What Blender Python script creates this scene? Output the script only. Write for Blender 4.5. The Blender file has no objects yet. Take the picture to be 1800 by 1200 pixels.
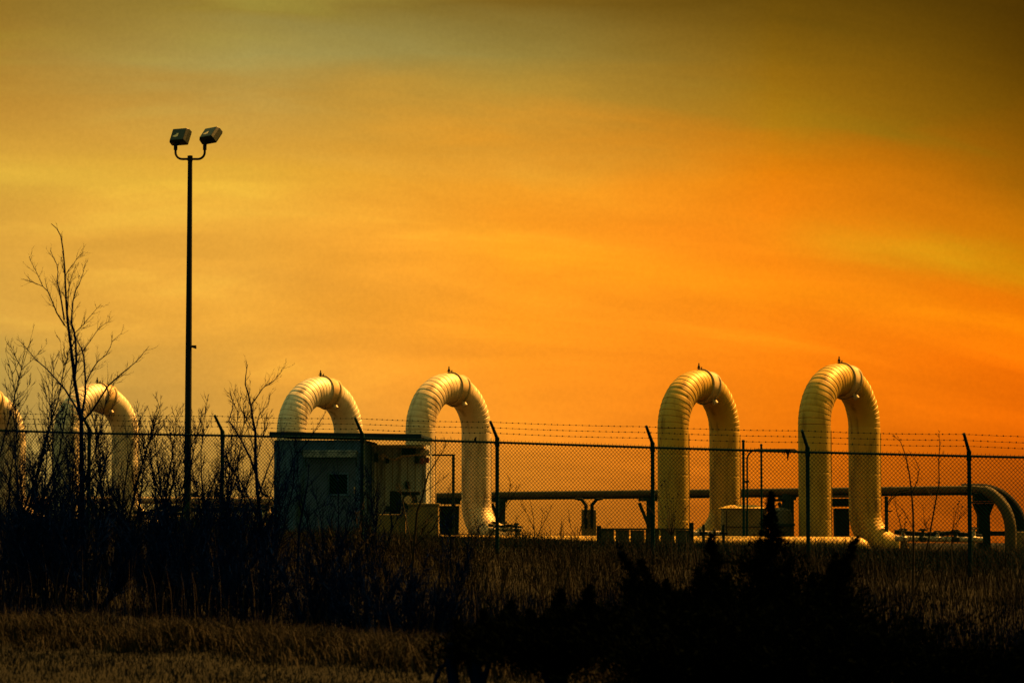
import bpy, math, random
import numpy as np
from mathutils import Vector, Matrix
R = math.radians
C = bpy.context.scene.collection
scene = bpy.context.scene

# ------------------------------------------------------------------ camera
PITCH = math.atan(330 / 5000)
cam = bpy.data.cameras.new('camera'); cam.lens = 100; cam.sensor_width = 36
cam.clip_start = 0.5; cam.clip_end = 9000
camo = bpy.data.objects.new('camera', cam); C.objects.link(camo)
camo.location = (0, 0, 0); camo.rotation_euler = (math.pi / 2 + PITCH, 0, 0)
scene.camera = camo
cam.dof.use_dof = True; cam.dof.focus_distance = 74; cam.dof.aperture_fstop = 3.6
scene.view_settings.view_transform = 'Standard'
scene.view_settings.look = 'None'
scene.view_settings.exposure = 1.75
scene.view_settings.gamma = 1
scene.view_settings.use_curve_mapping = False

# ------------------------------------------------------------------ sky and sun
SUN_AZ, SUN_EL = R(52), R(50)        # azimuth right of straight ahead
def lin(c):
    return tuple((v / 255 / 12.92) if v / 255 <= .04045 else ((v / 255 + .055) / 1.055) ** 2.4 for v in c)
world = bpy.data.worlds.new('World'); scene.world = world; world.use_nodes = True
nt = world.node_tree; nt.nodes.clear()
def N(t, **kw):
    n = nt.nodes.new(t)
    for k, v in kw.items(): setattr(n, k, v)
    return n
def L(a, b): nt.links.new(a, b)
def M_(op, a, b=None, c=None, clamp=False):
    n = N('ShaderNodeMath', operation=op); n.use_clamp = clamp
    for i, v in enumerate((a, b, c)):
        if v is None: continue
        if isinstance(v, (int, float)): n.inputs[i].default_value = v
        else: L(v, n.inputs[i])
    return n.outputs[0]
def MR(v, a, b, c, d, smooth=False):
    n = N('ShaderNodeMapRange'); n.clamp = True
    if smooth: n.interpolation_type = 'SMOOTHSTEP'
    L(v, n.inputs[0])
    for i, x in enumerate((a, b, c, d)): n.inputs[i + 1].default_value = x
    return n.outputs[0]
def MIX(f, a, b, mode='MIX'):
    n = N('ShaderNodeMix', data_type='RGBA', blend_type=mode)
    if isinstance(f, (int, float)): n.inputs[0].default_value = f
    else: L(f, n.inputs[0])
    for i, v in ((6, a), (7, b)):
        if isinstance(v, tuple): n.inputs[i].default_value = (*v, 1)
        else: L(v, n.inputs[i])
    return n.outputs[2]
tc = N('ShaderNodeTexCoord'); sep = N('ShaderNodeSeparateXYZ'); L(tc.outputs['Generated'], sep.inputs[0])
az = M_('ARCTAN2', sep.outputs[0], sep.outputs[1]); el = M_('ARCSINE', sep.outputs[2])
# cloud sheets slope down towards the right and are streaked along the horizon
azr = M_('MAXIMUM', az, 0.0)
bend = M_('ADD', M_('MULTIPLY', az, .03), M_('MULTIPLY', M_('MULTIPLY', azr, azr), .55))
elb = M_('ADD', el, bend)
cmb = N('ShaderNodeCombineXYZ'); L(M_('MULTIPLY', az, 5.0), cmb.inputs[0]); L(M_('MULTIPLY', elb, 30.0), cmb.inputs[1])
n1 = N('ShaderNodeTexNoise'); L(cmb.outputs[0], n1.inputs['Vector'])
n1.inputs['Scale'].default_value = 1.25; n1.inputs['Detail'].default_value = 4.5
n1.inputs['Roughness'].default_value = .52; n1.inputs['Distortion'].default_value = .55
cmb2 = N('ShaderNodeCombineXYZ'); L(M_('MULTIPLY', az, 16.0), cmb2.inputs[0]); L(M_('MULTIPLY', elb, 60.0), cmb2.inputs[1])
n2 = N('ShaderNodeTexNoise'); L(cmb2.outputs[0], n2.inputs['Vector'])
n2.inputs['Scale'].default_value = 1.6; n2.inputs['Detail'].default_value = 6; n2.inputs['Roughness'].default_value = .6
elw = M_('ADD', el, M_('MULTIPLY', M_('SUBTRACT', n1.outputs[0], .5), .05))
u = MR(az, -.185, .185, 0, 1)
ROWS = [  # picture row -> colour of the overcast dusk sky from left to right
 (0,   [(138,106,32),(148,124,50),(124,92,26),(98,70,10),(70,46,3)]),
 (100, [(166,124,44),(166,147,76),(154,128,54),(138,97,15),(84,55,3)]),
 (200, [(190,139,50),(197,149,60),(188,146,54),(168,115,17),(108,71,4)]),
 (320, [(222,168,60),(227,167,56),(238,155,38),(234,132,12),(152,92,5)]),
 (430, [(216,160,60),(236,168,58),(255,158,35),(255,138,18),(202,118,6)]),
 (550, [(213,160,64),(236,166,56),(255,156,32),(255,138,17),(238,118,4)]),
 (660, [(192,156,73),(230,163,59),(255,152,34),(255,132,14),(246,112,3)]),
 (780, [(172,143,72),(212,154,62),(240,142,35),(238,120,12),(220,97,3)]),
 (920, [(112,104,60),(160,122,52),(198,120,30),(204,101,10),(164,72,4)])]
prev = None
for k, (py, cols) in reversed(list(enumerate(ROWS))):
    rp = N('ShaderNodeValToRGB'); e = rp.color_ramp.elements
    while len(e) < 5: e.new(.5)
    for i, c in enumerate(cols):
        e[i].position = i / 4; e[i].color = (*lin(c), 1)
    L(u, rp.inputs[0])
    ev = (930 - py) / 5000
    if prev is None: prev = rp.outputs[0]
    else:
        e0 = (930 - ROWS[k + 1][0]) / 5000
        prev = MIX(MR(elw, e0, ev, 0, 1, False), prev, rp.outputs[0])
band = MR(n1.outputs[0], .40, .66, .97, 1.13, True)
band = M_('MULTIPLY', band, MR(n2.outputs[0], .3, .7, .965, 1.035))
vm = N('ShaderNodeVectorMath', operation='SCALE'); L(prev, vm.inputs[0]); L(band, vm.inputs['Scale'])
dusk = MIX(MR(n1.outputs[0], .54, .70, 0, .40, True), vm.outputs[0], MIX(1.0, vm.outputs[0], (1.08, 1.32, 1.3), 'MULTIPLY'))
# three long cirrus streaks: (heading from-to, height, slope, half width, tint)
def streak(c, a0, a1, a2, a3, e0, sl, w, tint, amt):
    line = M_('ADD', M_('MULTIPLY', az, sl), e0)
    d = M_('DIVIDE', M_('SUBTRACT', M_('ADD', el, M_('MULTIPLY', M_('SUBTRACT', n2.outputs[0], .5), .012)), line), w)
    g = M_('EXPONENT', M_('MULTIPLY', M_('MULTIPLY', d, d), -1.0))
    win = M_('MULTIPLY', MR(az, a0, a1, 0, 1, True), MR(az, a2, a3, 1, 0, True))
    f = M_('MULTIPLY', M_('MULTIPLY', g, win), M_('MULTIPLY', MR(n1.outputs[0], .3, .6, .6, 1.0), amt), clamp=True)
    return MIX(f, c, MIX(1.0, c, tint, 'MULTIPLY'))
dusk = streak(dusk, .06, .14, .5, .6, .117, -.155, .0075, (.86, 1.42, 1.6), .85)
dusk = streak(dusk, -.05, .03, .5, .6, .0985, -.155, .0065, (1.06, 1.20, 1.0), .9)
dusk = streak(dusk, -.6, -.5, -.12, -.02, .125, .02, .006, (1.08, 1.22, 1.1), .9)
dusk = streak(dusk, -.14, -.06, .05, .12, .079, -.10, .006, (.93, .93, 1.0), .8)
dusk = streak(dusk, -.11, -.03, .0, .06, .176, .02, .012, (.97, 1.10, 1.45), .8)
n3 = N('ShaderNodeTexNoise'); L(tc.outputs['Generated'], n3.inputs['Vector'])
n3.inputs['Scale'].default_value = 650; n3.inputs['Detail'].default_value = 3; n3.inputs['Roughness'].default_value = .7
vg = N('ShaderNodeVectorMath', operation='SCALE'); L(dusk, vg.inputs[0]); L(MR(n3.outputs[0],   .3, .7, .96, 1.04), vg.inputs['Scale']); dusk = vg.outputs[0]
# away from the glow: unseen Nishita sky, tinted warm to add fill light
nis = N('ShaderNodeTexSky', sky_type='NISHITA'); nis.sun_disc = False
nis.sun_elevation = SUN_EL; nis.sun_rotation = SUN_AZ
nisd = MIX(1.0, nis.outputs[0], MIX(MR(sep.outputs[0], -.7, .7, 0, 1), (1.75, 1.45, .36), (2.0, .98, .12)), 'MULTIPLY')
hi = N('ShaderNodeVectorMath', operation='SCALE'); L(nisd, hi.inputs[0]); L(MR(el, .05, 1.0, .22, 1.3, True), hi.inputs['Scale']); nisd = hi.outputs[0]   # the sky away from the glow is darkest low down
front = MR(sep.outputs[1], .68, .95, 0, 1, True)
up10 = N('ShaderNodeVectorMath', operation='SCALE'); L(dusk, up10.inputs[0]); up10.inputs['Scale'].default_value = 5.95
sky = MIX(front, nisd, up10.outputs[0])
bg = N('ShaderNodeBackground'); bg.inputs[1].default_value = .05; L(sky, bg.inputs[0])
wo = N('ShaderNodeOutputWorld'); L(bg.outputs[0], wo.inputs[0])

sd = bpy.data.lights.new('sun', 'SUN'); sd.energy = 5; sd.angle = R(.53); sd.color = (1, .43, .08)
so = bpy.data.objects.new('sun', sd); C.objects.link(so)
sv = Vector((math.sin(SUN_AZ) * math.cos(SUN_EL), math.cos(SUN_AZ) * math.cos(SUN_EL), math.sin(SUN_EL)))
so.rotation_euler = sv.to_track_quat('Z', 'Y').to_euler(); so.location = sv * 60

# ------------------------------------------------------------------ helpers
def P(px, py, Y):
    """the point at depth Y metres that the photograph shows at (px, py)"""
    a = (px - 900) / 5000; b = (600 - py) / 5000
    d = Vector((a, math.cos(PITCH) - b * math.sin(PITCH), math.sin(PITCH) + b * math.cos(PITCH)))
    return d * (Y / d.y)
def X(px, Y): return (px - 900) / 5000 * Y
def gz(x, y):
    """height of the ground"""
    x = np.asarray(x, float); y = np.asarray(y, float)
    base = np.interp(y, [-50, 24, 30, 38, 44, 50, 57, 64, 75, 112, 150, 400, 3000, 9000],
                     [-1.5, -1.45, -1.42, -1.28, -.95, -.58, -.36, -.26, -.24, -.26, -.9, -4, -14, -60])
    w = np.interp(y, [26, 44, 115, 220], [.25, 1, 1, 0])
    lat = -.029 * np.clip(x, -16, 16) * w
    n = .03 * np.sin(x * .9 + y * .35) + .025 * np.sin(x * .37 - y * .8 + 1.3) + .018 * np.sin(x * 2.1 + y * 1.7)
    return base + lat + n * np.interp(y, [52, 62], [1, .2])
def G(x, y): return float(gz(x, y))

def tag(o, label=None, cat=None, group=None, kind=None):
    for k, v in (('label', label), ('category', cat), ('group', group), ('kind', kind)):
        if v: o[k] = v
    return o
def thing(name, label, cat, loc, rz=0, group=None):
    o = bpy.data.objects.new(name, None); C.objects.link(o)
    o.location = loc; o.rotation_euler = (0, 0, rz); o.empty_display_size = .2
    return tag(o, label, cat, group)
def frame(d):
    d = Vector(d).normalized()
    a = Vector((0, 0, 1)) if abs(d.z) < .9 else Vector((1, 0, 0))
    u = d.cross(a).normalized(); return u, d.cross(u).normalized()
class MB:
    def __init__(s): s.v = []; s.f = []
    def tube(s, pts, rad, n=8, cap=True):
        pts = [Vector(p) for p in pts]
        if isinstance(rad, (int, float)): rad = [rad] * len(pts)
        prevu = None; rings = []
        for i, p in enumerate(pts):
            d = pts[min(i + 1, len(pts) - 1)] - pts[max(i - 1, 0)]
            if d.length < 1e-9: d = Vector((0, 0, 1))
            d.normalize()
            if prevu is None: u_, w_ = frame(d)
            else:
                u_ = prevu - d * prevu.dot(d)
                u_ = u_.normalized() if u_.length > 1e-6 else frame(d)[0]
                w_ = d.cross(u_)
            prevu = u_
            b = len(s.v); rings.append(b)
            for k in range(n):
                t = 2 * math.pi * k / n
                s.v.append(p + (u_ * math.cos(t) + w_ * math.sin(t)) * rad[i])
        for a, b in zip(rings, rings[1:]):
            for k in range(n):
                k2 = (k + 1) % n
                s.f.append((a + k, a + k2, b + k2, b + k))
        if cap:
            s.f.append(tuple(reversed(range(rings[0], rings[0] + n))))
            s.f.append(tuple(range(rings[-1], rings[-1] + n)))
        return s
    def box(s, c, size, rot=None):
        c = Vector(c); h = Vector(size) / 2; b = len(s.v)
        for x in (-1, 1):
            for y in (-1, 1):
                for z in (-1, 1):
                    q = Vector((x * h.x, y * h.y, z * h.z))
                    if rot is not None: q = rot @ q
                    s.v.append(c + q)
        for f in ((0, 1, 3, 2), (4, 6, 7, 5), (0, 4, 5, 1), (2, 3, 7, 6), (0, 2, 6, 4), (1, 5, 7, 3)):
            s.f.append(tuple(b + i for i in f))
        return s
    def frustum(s, c, s0, s1, h, rot=None):
        """box tapering from s0 (w,d) at the bottom to s1 at the top, height h, c = bottom centre"""
        c = Vector(c); b = len(s.v)
        for (w, d), z in ((s0, 0), (s1, h)):
            for x, y in ((-1, -1), (1, -1), (1, 1), (-1, 1)):
                q = Vector((x * w / 2, y * d / 2, z))
                if rot is not None: q = rot @ q
                s.v.append(c + q)
        s.f.append((b + 3, b + 2, b + 1, b)); s.f.append((b + 4, b + 5, b + 6, b + 7))
        for k in range(4):
            j = (k + 1) % 4; s.f.append((b + k, b + j, b + 4 + j, b + 4 + k))
        return s
    def lathe(s, prof, n=24, mat=None):
        mat = mat or Matrix(); rings = []
        for r, z in prof:
            rings.append(len(s.v))
            for k in range(n):
                t = 2 * math.pi * k / n
                s.v.append(mat @ Vector((r * math.cos(t), r * math.sin(t), z)))
        for a, b in zip(rings, rings[1:]):
            for k in range(n):
                k2 = (k + 1) % n; s.f.append((a + k, a + k2, b + k2, b + k))
        s.f.append(tuple(reversed(range(rings[0], rings[0] + n)))); s.f.append(tuple(range(rings[-1], rings[-1] + n)))
        return s
    def build(s, name, mat, parent=None, smooth=True, bevel=0, ang=35):
        me = bpy.data.meshes.new(name); me.from_pydata([tuple(v) for v in s.v], [], s.f)
        me.materials.append(mat)
        if smooth:
            me.shade_smooth()
            me.set_sharp_from_angle(angle=R(ang))
        me.update()
        o = bpy.data.objects.new(name, me); C.objects.link(o)
        if parent: o.parent = parent
        if bevel:
            m = o.modifiers.new('bevel', 'BEVEL'); m.width = bevel; m.segments = 2; m.limit_method = 'ANGLE'
        return o
def np_mesh(name, V, F4, F3, mat):
    me = bpy.data.meshes.new(name)
    me.vertices.add(len(V)); me.vertices.foreach_set('co', np.asarray(V, np.float32).ravel())
    n4, n3 = len(F4), len(F3)
    me.loops.add(n4 * 4 + n3 * 3)
    idx = np.concatenate([np.asarray(F4, np.int32).ravel(), np.asarray(F3, np.int32).ravel()])
    me.loops.foreach_set('vertex_index', idx)
    me.polygons.add(n4 + n3)
    me.polygons.foreach_set('loop_start', np.concatenate([np.arange(n4) * 4, n4 * 4 + np.arange(n3) * 3]).astype(np.int32))
    me.materials.append(mat); me.update(calc_edges=True); me.validate()
    o = bpy.data.objects.new(name, me); C.objects.link(o); return o

def mat(name, col, col2=None, rough=.6, metal=0, scale=6, bump=.15, bscale=None, stretch=(1, 1, 1), spec=.4, thr=(.35, .65), dirt=None):
    col = tuple(c * .7 for c in col); col2 = col2 and tuple(c * .7 for c in col2); dirt = dirt and (tuple(c * .7 for c in dirt[0]), dirt[1])
    m = bpy.data.materials.new(name); m.use_nodes = True; t = m.node_tree
    b = t.nodes['Principled BSDF']; lk = t.links.new
    b.inputs['Roughness'].default_value = rough; b.inputs['Metallic'].default_value = metal
    b.inputs['Specular IOR Level'].default_value = spec
    tcn = t.nodes.new('ShaderNodeTexCoord'); mp = t.nodes.new('ShaderNodeMapping'); mp.inputs['Scale'].default_value = stretch
    lk(tcn.outputs['Object'], mp.inputs[0])
    nz = t.nodes.new('ShaderNodeTexNoise'); nz.inputs['Scale'].default_value = scale; nz.inputs['Detail'].default_value = 6
    nz.inputs['Roughness'].default_value = .62
    lk(mp.outputs[0], nz.inputs['Vector'])
    rp = t.nodes.new('ShaderNodeValToRGB'); e = rp.color_ramp.elements
    col2 = col2 or tuple(c * .65 for c in col)
    e[0].position, e[1].position = thr; e[0].color = (*col2, 1); e[1].color = (*col, 1)
    lk(nz.outputs[0], rp.inputs[0]); out = rp.outputs[0]
    if dirt:
        n3 = t.nodes.new('ShaderNodeTexNoise'); n3.inputs['Scale'].default_value = dirt[1]; n3.inputs['Detail'].default_value = 8
        mp3 = t.nodes.new('ShaderNodeMapping'); mp3.inputs['Scale'].default_value = (1, 1, .18); lk(tcn.outputs['Object'], mp3.inputs[0]); lk(mp3.outputs[0], n3.inputs['Vector'])
        r3 = t.nodes.new('ShaderNodeValToRGB'); r3.color_ramp.elements[0].position = .52; r3.color_ramp.elements[1].position = .72
        lk(n3.outputs[0], r3.inputs[0])
        mx = t.nodes.new('ShaderNodeMix'); mx.data_type = 'RGBA'; lk(r3.outputs[0], mx.inputs[0]); lk(out, mx.inputs[6]); mx.inputs[7].default_value = (*dirt[0], 1)
        out = mx.outputs[2]
    lk(out, b.inputs['Base Color'])
    if bump:
        n2 = t.nodes.new('ShaderNodeTexNoise'); n2.inputs['Scale'].default_value = bscale or scale * 4; n2.inputs['Detail'].default_value = 4
        lk(tcn.outputs['Object'], n2.inputs['Vector'])
        bp = t.nodes.new('ShaderNodeBump'); bp.inputs['Strength'].default_value = bump; bp.inputs['Distance'].default_value = .02
        lk(n2.outputs[0], bp.inputs['Height']); lk(bp.outputs[0], b.inputs['Normal'])
    return m
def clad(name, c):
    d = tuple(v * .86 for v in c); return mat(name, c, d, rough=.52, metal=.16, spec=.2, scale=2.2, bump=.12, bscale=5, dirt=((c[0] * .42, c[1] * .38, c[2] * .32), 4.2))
CLAD_LIT_LEFT = clad('cladding_lit_left', (.74, .68, .52)); CLAD_LIT_MID = clad('cladding_lit_mid', (.74, .60, .36)); CLAD = clad('cladding_lit_right', (.56, .365, .05))  # same cladding thrice; light turning warmer to the right is put into the tints
BAND = mat('cladding_band', (.62, .46, .22), rough=.5, metal=0, spec=.2, scale=5)
STEEL = mat('dark_steel', (.016, .026, .022), (.008, .014, .014), rough=.7, metal=0, spec=.12, scale=9)
GALV = mat('weathered_galvanised_steel', (.003, .030, .045), (.002, .018, .03), rough=.85, metal=0, spec=.03, scale=14)
WIRE = mat('fence_wire', (.0015, .020, .03), rough=.9, scale=9, bump=0, spec=0)
POLE = mat('painted_pole', (.002, .010, .020), rough=.7, metal=0, spec=.12, scale=8)
TEAL = mat('dark_painted_siding', (.065, .15, .38), (.048, .115, .31), rough=.75, spec=.15, scale=2, bump=.2, stretch=(1, 1, .3), dirt=((.022, .034, .03), 2.5))
TAN = mat('tan_painted_panel', (.42, .46, .44), (.30, .34, .33), rough=.6, scale=2.5, stretch=(1, 1, .25), dirt=((.10, .08, .045), 5))
PALE = mat('pale_painted_metal', (.55, .42, .24), rough=.5, scale=6)
HEAD = mat('header_pipe_coating', (.09, .07, .03), (.06, .05, .022), rough=.75, spec=.1, scale=3, dirt=((.05, .035, .02), 6))
DARK = mat('black_rubber_and_dark_steel', (.010, .012, .011), rough=.85, spec=.05, scale=8)  # one even black for hoses, piers and fittings
GLASS = mat('dark_window_glass', (.003, .008, .014), rough=.3, scale=3, bump=0, spec=.15)
BUFF = mat('buff_painted_metal', (.24, .17, .05), (.18, .13, .04), rough=.65, spec=.2, scale=3, dirt=((.12, .08, .03), 5))
LOUVRE = mat('black_window_louvre', (.001, .003, .005), rough=.9, spec=0, bump=0)
RED = mat('red_enamel', (.22, .025, .015), rough=.45, scale=9)
GRAVEL = mat('limestone_gravel', (.040, .034, .022), (.018, .016, .011), spec=.03, rough=.95, scale=24, bump=.6, bscale=60)
SOIL = mat('soil_and_thatch', (.012, .013, .010), (.004, .005, .005), rough=.95, scale=1.4, bump=.8, bscale=14, spec=.05)
MOWN = mat('dry_mown_grass', (.011, .0145, .019), (.005, .007, .010), rough=.9, scale=1.7, bump=0, spec=.1)
WEED = mat('dead_weeds', (.014, .0125, .009), (.0032, .0038, .0044), rough=.9, scale=1.1, bump=0, spec=.05, thr=(.38, .68))
UNDER = mat('shade_coloured_undergrowth', (.0014, .004, .026), (.0008, .002, .012), rough=.95, scale=2, bump=0, spec=0)  # deep shade of the low brush is put into this near-black colour
TUFT = mat('straw_tufts', (.024, .022, .018), (.008, .008, .008), rough=.9, scale=2.2, bump=0, spec=.1)
BARK = mat('shade_tinted_bark', (.0014, .008, .06), (.001, .005, .04), rough=.9, scale=20, spec=0)  # dark bark; the thicket's navy shade is put into its colour
BARKB = mat('brown_twig_bark', (.022, .018, .010), (.010, .009, .006), rough=.85, scale=20, spec=.1)
NEEDLE = mat('juniper_needles', (.0022, .0035, .0025), (.001, .002, .0015), rough=.95, scale=7, bump=0, spec=0)
WOOD = mat('weathered_board', (.10, .075, .035), (.05, .04, .02), rough=.85, scale=4, stretch=(4, 4, .4))

# ------------------------------------------------------------------ ground
xs = np.concatenate([-np.geomspace(6000, 60, 9), np.linspace(-40, 40, 101), np.geomspace(60, 6000, 9)])
ys = np.concatenate([np.linspace(-40, 20, 6), np.linspace(22, 125, 140), np.geomspace(132, 8500, 24)])
XX, YY = np.meshgrid(xs, ys); ZZ = gz(XX, YY)
nx, ny = len(xs), len(ys)
I = np.arange(nx * ny).reshape(ny, nx)
F = np.stack([I[:-1, :-1], I[:-1, 1:], I[1:, 1:], I[1:, :-1]], -1).reshape(-1, 4)
g = np_mesh('ground', np.stack([XX, YY, ZZ], -1).reshape(-1, 3), F, np.zeros((0, 3), int), SOIL)
g['kind'] = 'structure'
xs = np.linspace(-34, 34, 69); ys = np.linspace(66, 116, 51)
XX, YY = np.meshgrid(xs, ys); ZZ = gz(XX, YY) + .025
I = np.arange(69 * 51).reshape(51, 69)
F = np.stack([I[:-1, :-1], I[:-1, 1:], I[1:, 1:], I[1:, :-1]], -1).reshape(-1, 4)
yard = np_mesh('gravel_yard', np.stack([XX, YY, ZZ], -1).reshape(-1, 3), F, np.zeros((0, 3), int), GRAVEL)
yard['kind'] = 'structure'

# ------------------------------------------------------------------ pipe arches
UAZ = R(38.7)                                   # heading of the plane of every arch, right of straight ahead
PR, BR = .43, 1.25                              # pipe radius, bend radius
def make_arch(label, px, Y, ztop, foot_dir, seed, CL):
    rnd = random.Random(seed)
    x = X(px, Y); ground = G(x, Y)
    t = thing('pipe_arch', label, 'pipe arch', (x, Y, ground), math.pi / 2 - UAZ, 'clad pipe arches standing in the gravel yard')
    zc = ztop - ground - BR - PR                # centre of the bend above the base
    def arc(a, r=BR): return Vector((r * math.sin(a), 0, zc + r * math.cos(a)))
    m = MB(); pts = []; rad = []
    n = 28 + seed % 4; a0 = -math.pi / 2; da = math.pi / n
    for i in range(n):                          # lobster-back cladding: every gore overlaps the next
        s = a0 + i * da; w = rnd.uniform(-.003, .003)
        for f, r in ((.015, PR - .004), (.06, PR + .006 + w), (.5, PR + .003 + w), (.955, PR - .000), (.985, PR - .004)):
            pts.append(arc(s + f * da)); rad.append(r)
    m.tube(pts, rad, 40); m.build('bend', CL, t)
    m = MB()                                    # flanged collar just past the apex
    c = [R(v) for v in (3.5, 3.6, 5.0, 5.1, 17.0, 17.1, 19.2, 19.3)]
    m.tube([arc(a) for a in c], [PR - .03, PR + .05, PR + .05, PR + .028, PR + .028, PR + .065, PR + .065, PR - .03], 40)
    m.build('collar', BAND, t)
    a = R(11); base = arc(a)                     # drain nozzle low on the collar, pointing down and to the front
    d = Vector((.10, -.60, -.80)).normalized()
    m = MB(); m.tube([base + d * (PR - .02), base + d * (PR + .10), base + d * (PR + .101), base + d * (PR + .19)], [.05, .05, .08, .08], 14)
    m.build('drain_nozzle', PALE, t)
    top = arc(R(0)) + Vector((0, 0, PR))       # vent valve on the crown
    m = MB(); m.lathe([(.04, -.03), (.04, .03), (.02, .035), (.02, .07), (.035, .075), (.035, .12), (.02, .13), (.014, .20), (.0, .205)], 12, Matrix.Translation(top))
    v = m.build('vent_valve', STEEL, t)
    m = MB(); m.tube([top + Vector((-.08, 0, .06)), top + Vector((.11, -.02, .06))], .012, 6); m.tube([top + Vector((.11, -.02, .03)), top + Vector((.11, -.02, .10))], .014, 6)
    m.build('handle', STEEL, v)
    for sx in (-1, 1):
        m = MB(); pts = []; rad = []; z = zc
        k = 0; zend = .0 if sx < 0 else .95
        while z > zend + .05:
            h = min([.72, .55, .64, .60][k % 4], z - zend)
            for f, r in ((0.004, PR - .0005), (.014, PR + .004), (.05, PR + .0042), (h - .05, PR + .0028), (h - .014, PR + .003), (h - .004, PR - .0005)):
                pts.append(Vector((sx * BR, 0, z - f))); rad.append(r)
            z -= h; k += 1
        if sx > 0 and foot_dir is not None:     # the far leg sweeps into the ground through an elbow
            w = Vector((math.cos(foot_dir), math.sin(foot_dir), 0)); r0 = 1.05
            for i in range(1, 13):
                b = math.pi / 2 * i / 12
                for e, r in ((-.03, PR + .006), (.055, PR + .002), (.065, PR - .004)):
                    bb = b + e
                    pts.append(Vector((BR, 0, z)) + w * (r0 - r0 * math.cos(bb)) + Vector((0, 0, -r0 * math.sin(bb)))); rad.append(r)
        else:
            pts.append(Vector((sx * BR, 0, -.3))); rad.append(PR)
        m.tube(pts, rad, 36)
        # standing seam of the cladding
        c_, s_ = math.cos(R(-62)), math.sin(R(-62))
        q = Vector((sx * BR + c_ * (PR + .006), s_ * (PR + .006), 0))
        m.box(q + Vector((0, 0, (zc + zend) / 2 - .05)), (.03, .018, zc - zend - .2), Matrix.Rotation(R(-62), 3, 'Z'))
        m.build('leg', CL, t)
    return t
def wl(az_world):   # world heading (right of ahead) -> angle in the arch's own axes
    return (math.pi / 2 - az_world) - (math.pi / 2 - UAZ)
make_arch('pale clad pipe arch cut off by the left edge of the photo', -29, 93, 4.58, wl(R(60)), 1, CLAD_LIT_LEFT)
make_arch('pale clad pipe arch seen through the tall bare tree left of the floodlight pole', 170, 90, 4.60, wl(R(60)), 2, CLAD_LIT_LEFT)
make_arch('pale clad pipe arch rising above the dark left half of the shelter roof', 563, 84.5, 4.52, wl(R(60)), 3, CLAD_LIT_LEFT)
make_arch('pale clad pipe arch whose left leg stands behind the right end of the shelter', 789, 82, 4.49, wl(R(130)), 4, CLAD_LIT_MID)
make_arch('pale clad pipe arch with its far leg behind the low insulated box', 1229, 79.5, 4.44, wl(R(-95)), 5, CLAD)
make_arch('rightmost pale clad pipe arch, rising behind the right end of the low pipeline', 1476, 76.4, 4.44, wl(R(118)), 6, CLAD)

# ------------------------------------------------------------------ header pipes on supports
def Zp(py, Y): return P(900, py, Y).z
hz = lambda px: float(np.interp(px, [440, 900, 1720], [.99, 1.06, 1.09]))
hy = lambda px: float(np.interp(px, [440, 900, 1720], [94, 87.5, 77.5]))
t = thing('header_pipe', 'long level brown header pipe behind the arches, its right end elbowed down', 'pipe', (X(1200, hy(1200)), hy(1200), 0))
org = t.location.copy()
def hp(px): return Vector((X(px, hy(px)), hy(px), hz(px))) - org
m = MB(); pts = [hp(p) for p in range(760, 1716, 60)] + [hp(1712)]
m.tube(pts, .105, 16); m.build('straight_run', HEAD, t)
for p in range(830, 1712, 147):
    a, b = hp(p - 2), hp(p + 2); m = MB(); m.tube([a, b], .118, 16); m.build('joint_band', HEAD, t)
e0 = hp(1712); dv = (hp(1712) - hp(1600)).normalized(); r0 = 1.12
m = MB(); pts = [e0 + dv * (r0 * math.sin(a)) - Vector((0, 0, r0 - r0 * math.cos(a))) for a in np.linspace(0, math.pi / 2, 16)]
pts.append(pts[-1] - Vector((0, 0, .7))); m.tube(pts, [.105] * 3 + [.155] * (len(pts) - 3), 18); m.build('elbow', HEAD, t)
m = MB(); m.tube([p_ - Vector((0, 0, .13)) for p_ in [hp(p) for p in range(760, 1712, 50)]], .032, 6); m.build('tracer_pipe', DARK, t)
t = thing('drop_pipe', 'dark pipe elbow curving down behind the right end of the brown header pipe', 'pipe', (X(1750, 79.5), 79.5, G(X(1750, 79.5), 79.5)))
z1 = hz(1712) + .02 - t.location.z; r0 = 1.12; xs_ = X(1721, 79.5) - t.location.x
m = MB(); pts = [Vector((xs_ - .5, 0, z1)), Vector((xs_ - .2, 0, z1))] + [Vector((xs_ + r0 * math.sin(a), -.1 * math.sin(a), z1 - r0 + r0 * math.cos(a))) for a in np.linspace(0, math.pi / 2, 14)]
q = pts[-1]; pts.append(Vector((q.x, q.y, -.1))); m.tube(pts, .17, 18); m.build('elbow', DARK, t)
m = MB(); m.tube([q + Vector((0, 0, .02)), q - Vector((0, 0, .02)), q - Vector((0, 0, .06))], .235, 18); m.build('flange', STEEL, t)
m = MB(); m.box((xs_ + .32, -.12, .52), (1.15, .1, .13)); m.build('cross_beam', DARK, t)
m = MB(); m.box((q.x - .02, -.3, .26), (.34, .26, .62)); m.build('plinth', BUFF, t, bevel=.02)

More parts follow.
